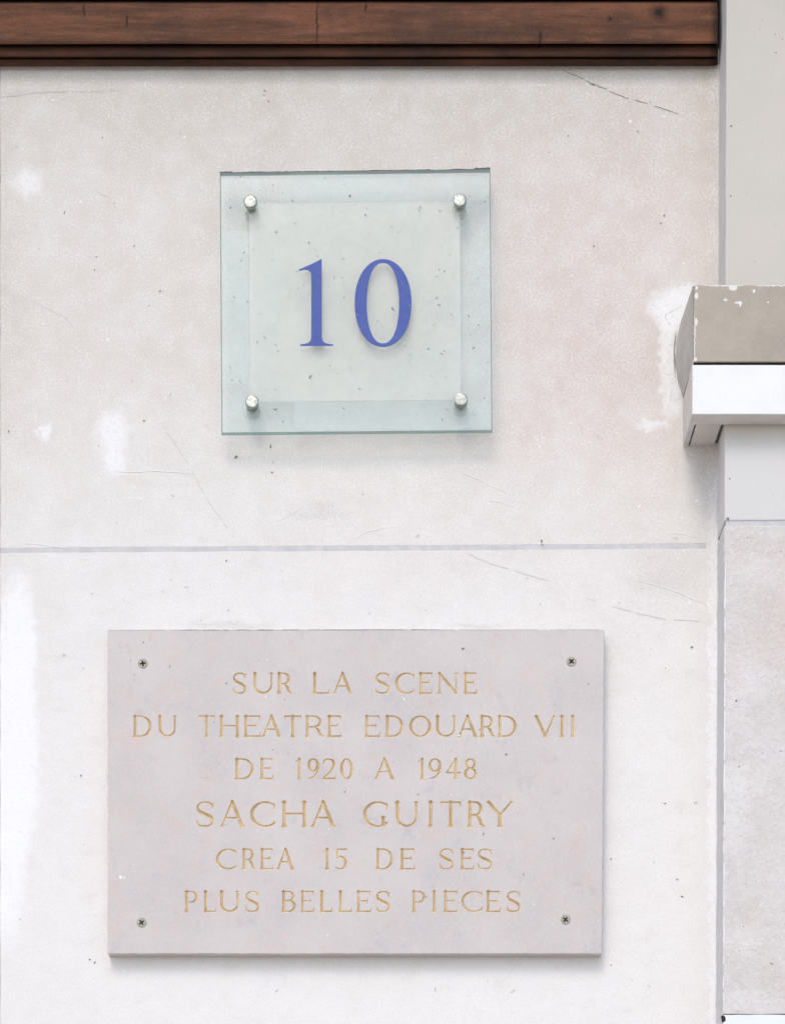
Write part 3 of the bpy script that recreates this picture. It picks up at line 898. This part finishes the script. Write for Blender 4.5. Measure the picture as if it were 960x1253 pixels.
def glyph(ch, w, h):
    """strokes [(x, y, radius)...] in mm; x right, y up from the baseline, filling w x h"""
    q = h / 26
    k, m, s = 1.92 * q, 1.02 * q, 3.0 * q
    lo, hi = m * 0.7, h - m * 0.7
    S = []

    def line(x0, y0, x1, y1, r0, r1=None):
        S.append([(x0, y0, r0), (x1, y1, r0 if r1 is None else r1)])

    def serif(x, y, a=s, b=s):
        dy = 0.55 * q if y < h / 2 else -0.55 * q
        S.append([(x - a + .5 * m, y, 0.62 * q), (x, y + dy * .6, 1.05 * m), (x + b - .5 * m, y, 0.62 * q)])

    def stem(x, r=k, top=True, bot=True):
        S.append([(x, lo, r * 1.12), (x, h * .2, r * .93), (x, h * .8, r * .93), (x, hi, r * 1.12)])
        if bot:
            serif(x, lo)
        if top:
            serif(x, hi)

    def arc(cx, cy, rx, ry, a0, a1, n=26, rk=k, rn=m):
        pts = []
        for i in range(n + 1):
            a = math.radians(a0 + (a1 - a0) * i / n)
            c = abs(math.cos(a))
            pts.append((cx + rx * math.cos(a), cy + ry * math.sin(a), rn + (rk - rn) * c ** 1.4))
        S.append(pts)

    def curve(P, rs, n=6):
        C_ = catmull([(p[0] * w, p[1] * h) for p in P], n)
        L = len(C_) - 1
        S.append([(x, y, float(np.interp(i / L, np.linspace(0, 1, len(rs)), rs))) for i, (x, y) in enumerate(C_)])

    bar_end = 0.7 * m
    if ch == 'I':
        stem(w / 2)
    elif ch == 'L':
        stem(s)
        line(s, lo, w - bar_end, lo, m)
        line(w - bar_end, lo, w - bar_end * .7, h * .2, m * .9, m * .45)
    elif ch == 'E':
        stem(s)
        for y, L in ((lo, 1.0), (hi, 0.97)):
            line(s, y, w * L - bar_end, y, m)
        line(w - bar_end, lo, w - bar_end * .6, h * .2, m * .9, m * .45)
        line(w * .97 - bar_end, hi, w * .97 - bar_end * .8, h * .82, m * .9, m * .45)
        line(s, h * .53, w * .74, h * .53, m * .95)
        line(w * .74, h * .45, w * .74, h * .61, m * .6, m * .6)
    elif ch == 'T':
        stem(w / 2, top=False)
        line(bar_end, hi, w - bar_end, hi, m)
        line(bar_end, hi, bar_end * .8, h * .82, m * .9, m * .45)
        line(w - bar_end, hi, w - bar_end * .8, h * .82, m * .9, m * .45)
    elif ch == 'H':
        stem(s)
        stem(w - s)
        line(s, h * .52, w - s, h * .52, m)
    elif ch == 'N':
        S.append([(s * .9, lo, m * 1.1), (s * .9, hi, m * 1.1)])
        S.append([(w - s * .9, lo, m * 1.1), (w - s * .9, hi, m * 1.1)])
        serif(s * .9, lo)
        serif(s * .5, hi, s * .5, s * .5)
        serif(w - s * .9, hi)
        line(s * .8, hi, w - s * .9, lo, k)
    elif ch == 'A':
        ax = w * .49
        line(s * .75, lo, ax, hi + m * .5, m * 1.1)
        line(w - s * .95, lo, ax, hi + m * .5, k)
        serif(s * .75, lo, s * .75, s * .8)
        serif(w - s * .9, lo, s, s * .9)
        line(w * .27, h * .36, w * .70, h * .36, m)
    elif ch == 'V':
        ax = w * .52
        line(s * .9, hi, ax, lo - m * .3, k)
        line(w - s * .8, hi, ax, lo - m * .3, m * 1.1)
        serif(s * .9, hi, s * .9, s)
        serif(w - s * .8, hi, s * .8, s * .8)
    elif ch == 'Y':
        line(s, hi, w * .5, h * .46, k)
        line(w - s * .8, hi, w * .5, h * .46, m * 1.1)
        line(w * .5, h * .46, w * .5, lo, k)
        serif(s, hi)
        serif(w - s * .8, hi, s * .8, s * .8)
        serif(w * .5, lo)
    elif ch == 'U':
        xl_, xr_ = s, w - s * .9
        r = (xr_ - xl_) / 2
        ry = min(h * .36, r * 1.05)
        S.append([(xl_, hi, k * 1.1), (xl_, ry + m, k * .95)])
        S.append([(xr_, hi, m * 1.25), (xr_, ry + m, m * 1.25)])
        pts = []
        for i in range(21):
            a = math.pi + math.pi * i / 20
            pts.append((xl_ + r + r * math.cos(a), ry + m + ry * math.sin(a), k * .95 + (m * 1.25 - k * .95) * min(1, i / 9)))
        S.append(pts)
        serif(xl_, hi)
        serif(xr_, hi, s * .9, s * .9)
    elif ch == 'D':
        stem(s)
        xc = s + (w - s) * .32
        rx = w - xc - k
        line(s, hi, xc, hi, m)
        line(s, lo, xc, lo, m)
        arc(xc, h / 2, rx, hi - h / 2, -90, 90)
    elif ch in 'PRB':
        stem(s)
        yb = h * (.47 if ch != 'B' else .54)
        wb = w * (.86 if ch == 'R' else (.9 if ch == 'B' else 1.0))
        xc = s + (wb - s) * .42
        ym = (hi + yb) / 2
        line(s, hi, xc, hi, m)
        line(s, yb, xc, yb, m)
        arc(xc, ym, wb - xc - k * .9, hi - ym, -90, 90, rk=k * .95)
        if ch == 'R':
            S.append([(w * .52, yb, m), (w * .70, h * .30, k * .95), (w * .80, h * .10, k * .95), (w * .9, lo, m * .9), (w - m * .5, lo + .02 * h, m * .5)])
        if ch == 'B':
            xc2 = s + (w - s) * .42
            ym2 = (yb + lo) / 2
            line(s, lo, xc2, lo, m)
            arc(xc2, ym2, w - xc2 - k * .95, yb - ym2, -90, 90)
            line(s, yb, xc2, yb, m)
    elif ch in 'O0':
        arc(w / 2, h / 2, w / 2 - k * .95, h / 2 - m * .7, 0, 360, 44)
    elif ch in 'CG':
        rx = w * .54
        a0 = 46
        pts = []
        for i in range(37):
            a = math.radians(a0 + (314 - a0) * i / 36)
            c = max(0, -math.cos(a))
            pts.append((k * .95 + rx + rx * math.cos(a), h / 2 + (h / 2 - m * .7) * math.sin(a), m + (k - m) * c ** 1.2))
        S.append(pts)
        ex = k * .95 + rx + rx * math.cos(math.radians(46))
        ey = h / 2 + (h / 2 - m * .7) * math.sin(math.radians(46))
        line(ex, ey, w - m * .6, h * .80, m, m * .7)
        line(w - m * .6, h * .70, w - m * .8, h * .93, m * .5, m * .55)
        if ch == 'C':
            line(ex, h - ey, w - m * .6, h * .23, m, m * .6)
        else:
            line(w * .82, lo + m, w * .82, h * .38, k * .9)
            line(ex, h - ey, w * .82, h * .16, m, m)
            serif(w * .82, h * .38, s, s * .95)
    elif ch == 'S':
        i_ = m * .7 / h
        curve([(.90, .78), (.78, .93), (.50, 1 - i_), (.20, .91), (.10, .74), (.22, .60), (.50, .50), (.80, .38), (.90, .22), (.78, .07), (.46, i_), (.18, .07), (.06, .22)],
              [m * .8, m, m, m * 1.1, m * 1.3, k, k * 1.05, k, m * 1.3, m * 1.1, m, m, m * .8])
        line(w * .90, h * .73, w * .93, h * .93, m * .5, m * .6)
        line(w * .06, h * .07, w * .07, h * .28, m * .6, m * .5)
    elif ch == '1':
        stem(w * .58, top=False)
        line(w * .58, hi, m * .4, h * .84, m * 1.1, m * .6)
    elif ch == '9':
        arc(w / 2, h * .68, w / 2 - k * .9, h * .32 - m * .7, 0, 360, 36)
        curve([(1 - k * .9 / w, .68), (.92, .48), (.78, .28), (.55, .12), (.12, .02)], [k, k * .95, m * 1.2, m, m * .7])
    elif ch == '2':
        curve([(.08, .76), (.18, .92), (.46, .97), (.74, .90), (.82, .72), (.70, .50), (.38, .24), (.06, .05)], [m, m, m, k, k, m * 1.3, m, m])
        line(w * .05, lo, w - m, lo, m * 1.1)
        line(w - m, lo, w - m * .7, h * .17, m * .9, m * .45)
    elif ch == '4':
        line(w * .68, lo, w * .68, hi, k)
        line(w * .66, hi, m, h * .33, m * .9)
        line(m, h * .31, w - m * .6, h * .31, m)
        serif(w * .68, lo)
    elif ch == '8':
        arc(w / 2, h * .75, w * .40 - k * .6, h * .25 - m * .7, 0, 360, 30, rk=k * .85)
        arc(w / 2, h * .27, w * .5 - k * .8, h * .27 - m * .7, 0, 360, 34, rk=k * .95)
    elif ch == '5':
        line(w * .22, hi, w - m, hi, m * 1.1)
        line(w * .22, hi, w * .15, h * .54, m)
        curve([(.15, .54), (.42, .62), (.74, .54), (.88, .32), (.76, .11), (.44, .02), (.06, .08)], [m, m, k * .9, k, k * .9, m, m * .8])
    return S


LINES = [   # cap top, baseline (px), then letters with their left and right ends
    (823.2, 848.8, [('S', 284.7, 301.5), ('U', 309, 334.6), ('R', 338.7, 357.4), ('L', 382, 402.8), ('A', 407, 431.2),
                    ('S', 459, 477), ('C', 483, 506.4), ('E', 511.7, 529), ('N', 535, 560.4), ('E', 566.6, 583.2)]),
    (875.8, 901.6, [('D', 162.5, 185.8), ('U', 193, 216.8), ('T', 242.7, 263.2), ('H', 268, 293.5), ('E', 298, 319), ('A', 320, 344.4), ('T', 347.7, 368.4), ('R', 373, 396.7), ('E', 400, 417.5),
                    ('E', 445.7, 464.7), ('D', 470.8, 493.6), ('O', 500.4, 527.3), ('U', 532, 558), ('A', 559.5, 584.2), ('R', 586.5, 605.4), ('D', 608, 631.8),
                    ('V', 653, 679.4), ('I', 682, 692), ('I', 695, 705.2)]),
    (928.2, 953.4, [('D', 287, 310.4), ('E', 317.7, 334.5), ('1', 361.6, 369.4), ('9', 376, 390.2), ('2', 394.4, 411.2), ('0', 416, 432),
                    ('A', 457.8, 482.8), ('1', 511.6, 519.8), ('9', 524, 539.6), ('4', 545.2, 563), ('8', 567.5, 583)]),
    (980.8, 1011.8, [('S', 239.8, 262.4), ('A', 269, 299.8), ('C', 306, 336.3), ('H', 344, 375.8), ('A', 380, 410.8),
                     ('G', 444, 474), ('U', 482.5, 512), ('I', 521.6, 531.8), ('T', 538.7, 563.6), ('R', 571, 593), ('Y', 594, 628)]),
    (1038.6, 1063.8, [('C', 264.4, 289), ('R', 295.6, 313), ('E', 318, 334.4), ('A', 338.3, 360.4), ('1', 395.6, 403.6), ('5', 409.6, 424.8),
                      ('D', 459.5, 481), ('E', 489, 507.7), ('S', 537, 555.4), ('E', 562.4, 579.6), ('S', 583.8, 602.6)]),
    (1090.4, 1116, [('P', 225.5, 242), ('L', 248.6, 264.4), ('U', 268.3, 293.4), ('S', 300, 317.6), ('B', 344, 362.2), ('E', 367.3, 384.4), ('L', 390.8, 406.8), ('L', 413.6, 430.6),
                    ('E', 435.7, 453.8), ('S', 459.6, 477.2), ('P', 503.3, 520), ('I', 526, 536), ('E', 542, 559.8), ('C', 564, 589.8), ('E', 594, 612.2), ('S', 619.4, 636.6)]),
]

GS = 0.4                                   # carving grid, in px (about 0.4 mm)
NX, NY = int(round((X1 - X0) / GS)), int(round((Y1 - Y0) / GS))
GSX, GSY = (X1 - X0) / NX, (Y1 - Y0) / NY
H = np.zeros((NY + 1, NX + 1))
owner = np.full((NY, NX), -1, int)
lid = 0
rngl = random.Random(77)
for top, base, letters in LINES:
    for ch, xa, xb in letters:
        ua, va = unwarp(xa, base)
        ub, _ = unwarp(xb, base)
        _, vt = unwarp(xa, top)
        w, h = ub - ua, va - vt
        i0, i1 = max(0, int((ua - 3 - X0) / GSX)), min(NX, int((ub + 3 - X0) / GSX) + 1)
        j0, j1 = max(0, int((vt - 3 - Y0) / GSY)), min(NY, int((va + 3 - Y0) / GSY) + 1)
        gx = X0 + np.arange(i0, i1 + 1) * GSX - ua
        gy = va - (Y0 + np.arange(j0, j1 + 1) * GSY)
        GX, GY = np.meshgrid(gx, gy)
        D = np.zeros_like(GX)
        jit = [(rngl.uniform(-.25, .25), rngl.uniform(-.25, .25)) for _ in range(3)]
        for st in glyph(ch, w, h):
            for (ax, ay, ar), (bx, by, br) in zip(st, st[1:]):
                dx, dy = bx - ax, by - ay
                L2 = dx * dx + dy * dy
                if L2 < 1e-9:
                    continue
                t = np.clip(((GX - ax) * dx + (GY - ay) * dy) / L2, 0, 1)
                dist = np.hypot(GX - ax - t * dx, GY - ay - t * dy)
                D = np.maximum(D, ar + (br - ar) * t - dist)
        D += 0.10 * np.sin(GX * 1.7 + jit[0][0] * 20) * np.sin(GY * 1.3 + jit[1][0] * 20) * (D > 0.15)
        D[D < 0.04] = 0
        sub = H[j0:j1 + 1, i0:i1 + 1]
        H[j0:j1 + 1, i0:i1 + 1] = np.maximum(sub, D)
        cell = (D[:-1, :-1] > 0) | (D[1:, :-1] > 0) | (D[:-1, 1:] > 0) | (D[1:, 1:] > 0)
        osub = owner[j0:j1, i0:i1]
        osub[cell & (osub < 0)] = lid
        lid += 1
SLOPE = 1.7


def pv(i, j):
    x, y = warp(X0 + i * GSX, Y0 + j * GSY)
    p = at(x, y, PF)
    return (p.x, -(PF - H[j, i] * SLOPE / 1000), p.z)


# letters, one mesh each
js, is_ = np.nonzero(owner >= 0)
ids = owner[js, is_]
order = np.argsort(ids, kind='stable')
js, is_, ids = js[order], is_[order], ids[order]
bounds = np.searchsorted(ids, np.arange(lid + 1))
for l in range(lid):
    a, b = bounds[l], bounds[l + 1]
    idx, V, F = {}, [], []

    def vid(i, j):
        if (i, j) not in idx:
            idx[(i, j)] = len(V)
            V.append(pv(i, j))
        return idx[(i, j)]
    for j, i in zip(js[a:b].tolist(), is_[a:b].tolist()):
        F.append((vid(i, j), vid(i, j + 1), vid(i + 1, j + 1), vid(i + 1, j)))
    mesh_obj('letter', V, F, M['gold'], plaque)

# the slab: face between the letters in merged rectangles, worn arris, sides and back
BV = 4                                     # cells left for the arris (1.6 mm)
free = owner < 0
free[:BV] = free[-BV:] = False
free[:, :BV] = free[:, -BV:] = False
rects, open_ = [], {}
for j in range(NY + 1):
    cur = {}
    if j < NY:
        row = np.concatenate(([0], free[j].astype(np.int8), [0]))
        df = np.diff(row)
        for s_, e_ in zip(np.nonzero(df == 1)[0].tolist(), np.nonzero(df == -1)[0].tolist()):
            cur[(s_, e_)] = open_.pop((s_, e_), j)
    for (s_, e_), j0 in open_.items():
        rects.append((s_, e_, j0, j))
    open_ = cur
V, F = [], []
for s_, e_, a, b in rects:
    n0 = len(V)
    V += [pv(s_, a), pv(s_, b), pv(e_, b), pv(e_, a)]
    F.append((n0, n0 + 1, n0 + 2, n0 + 3))


def ring(inset, d, wob=0.0, m=150):
    out = []
    cs = [(X0 + inset, Y0 + inset), (X0 + inset, Y1 - inset), (X1 - inset, Y1 - inset), (X1 - inset, Y0 + inset)]
    for c in range(4):
        a, b = cs[c], cs[(c + 1) % 4]
        for i in range(m):
            t = i / m
            x, y = a[0] + (b[0] - a[0]) * t, a[1] + (b[1] - a[1]) * t
            f = wob * max(-0.3, noise.noise((x * .05, y * .05, 4)) + .8 * noise.noise((x * .3, y * .3, 8)) - 0.1)
            if c == 0:
                x += f
            elif c == 1:
                y -= f
            elif c == 2:
                x -= f
            else:
                y += f
            p = at(*warp(x, y), PF)
            out.append((p.x, -d, p.z))
    return out


rs = [ring(BV * GSX, PF), ring(0.6, PF - 0.0001, 0.5), ring(0, PF - 0.0007, 0.8), ring(0, PB)]
n0 = len(V)
for r in rs:
    V += r
nn = len(rs[0])
for r in range(3):
    for i in range(nn):
        j = (i + 1) % nn
        F.append((n0 + r * nn + i, n0 + (r + 1) * nn + i, n0 + (r + 1) * nn + j, n0 + r * nn + j))
F.append(tuple(reversed(range(n0 + 3 * nn, n0 + 4 * nn))))
mesh_obj('slab', V, F, M['plaque'], plaque)

ribbon('edge_dirt', [warp(X0 + .5, Y0 + .2), warp(400, Y0 + .2), warp(X1 - .5, Y0 + .2)], 1.3, M['faint'], plaque, PF + 0.0002, 5, 0.3, 61, 0.25)
ribbon('edge_dirt', [warp(X0 + 90, Y0 + .1), warp(300, Y0 + .1), warp(X1 - 200, Y0 + .1)], 0.9, M['crack'], plaque, PF + 0.0003, 5, 0.3, 62, 0.5)
# cross-head screws
for k, (x, y, rot) in enumerate(((175, 812, 10), (698.6, 809.6, 48), (173.4, 1129, 35), (691.4, 1125.4, 52))):
    c = at(x, y, PF)
    bm = bmesh.new()
    R, seg = 0.0060, 28
    arm, wid = 0.0036, 0.0010
    outer = [bm.verts.new((c.x + .0052 * math.cos(2 * math.pi * i / seg), -(PF + 0.0009), c.z + .0052 * math.sin(2 * math.pi * i / seg))) for i in range(seg)]
    low = [bm.verts.new((c.x + R * math.cos(2 * math.pi * i / seg), -(PF + 0.0001), c.z + R * math.sin(2 * math.pi * i / seg))) for i in range(seg)]
    a = math.radians(rot)
    cross = []
    for q in range(4):
        for u, v in ((arm, -wid), (arm, wid), (wid, wid)):
            t = a + q * math.pi / 2
            cross.append(bm.verts.new((c.x + u * math.cos(t) - v * math.sin(t), -(PF + 0.0009), c.z + u * math.sin(t) + v * math.cos(t))))
    deep = [bm.verts.new((c.x + (v.co.x - c.x) * .6, -(PF - 0.0014), c.z + (v.co.z - c.z) * .6)) for v in cross]
    es = [bm.edges.new((outer[i], outer[(i + 1) % seg])) for i in range(seg)] + [bm.edges.new((cross[i], cross[(i + 1) % 12])) for i in range(12)]
    bmesh.ops.triangle_fill(bm, edges=es, use_beauty=True)
    for i in range(seg):
        bm.faces.new((outer[i], low[i], low[(i + 1) % seg], outer[(i + 1) % seg]))
    sw = bm_obj('screw', bm, M['rust'], plaque)
    bm = bmesh.new()
    cr = [bm.verts.new(Vector((c.x, -(PF + 0.0009), c.z)) + Vector((0, 0, 0))) for _ in range(0)]
    # recess walls and floor, near black throughout
    top, bot = [], []
    for q in range(4):
        for u, v in ((arm, -wid), (arm, wid), (wid, wid)):
            t = a + q * math.pi / 2
            X, Z = u * math.cos(t) - v * math.sin(t), u * math.sin(t) + v * math.cos(t)
            top.append(bm.verts.new((c.x + X, -(PF + 0.0008), c.z + Z)))
            bot.append(bm.verts.new((c.x + X * .7, -(PF + 0.0002), c.z + Z * .7)))
    for i in range(12):
        bm.faces.new((top[i], bot[i], bot[(i + 1) % 12], top[(i + 1) % 12]))
    bm.faces.new(bot)
    bm_obj('recess', bm, M['dark'], sw)
specks('pock_marks', 70, (138, 778, 730, 1160), 0.3, 1.4, PF + 0.0002, M['crack'], plaque, seed=31, power=4, elong=1.8,
       fixed=[(719, 837, 1.3), (277, 836, 1.2), (176, 786, 1.1), (566, 794, 2.0), (590, 1050, 1.2), (511, 972, 1.3), (591, 1021, 1.4), (619, 923, 2.0), (262, 884, 1.0), (640, 1070, 1.2), (160, 808, 0.8)])
specks('pale_marks', 50, (138, 778, 730, 1160), 0.3, 1.2, PF + 0.00015, M['scratch'], plaque, seed=37, power=3, elong=2,
       fixed=[(148, 1073, 2.4), (152, 1074, 1.5), (494, 855, 1.5), (561, 900, 1.6)])
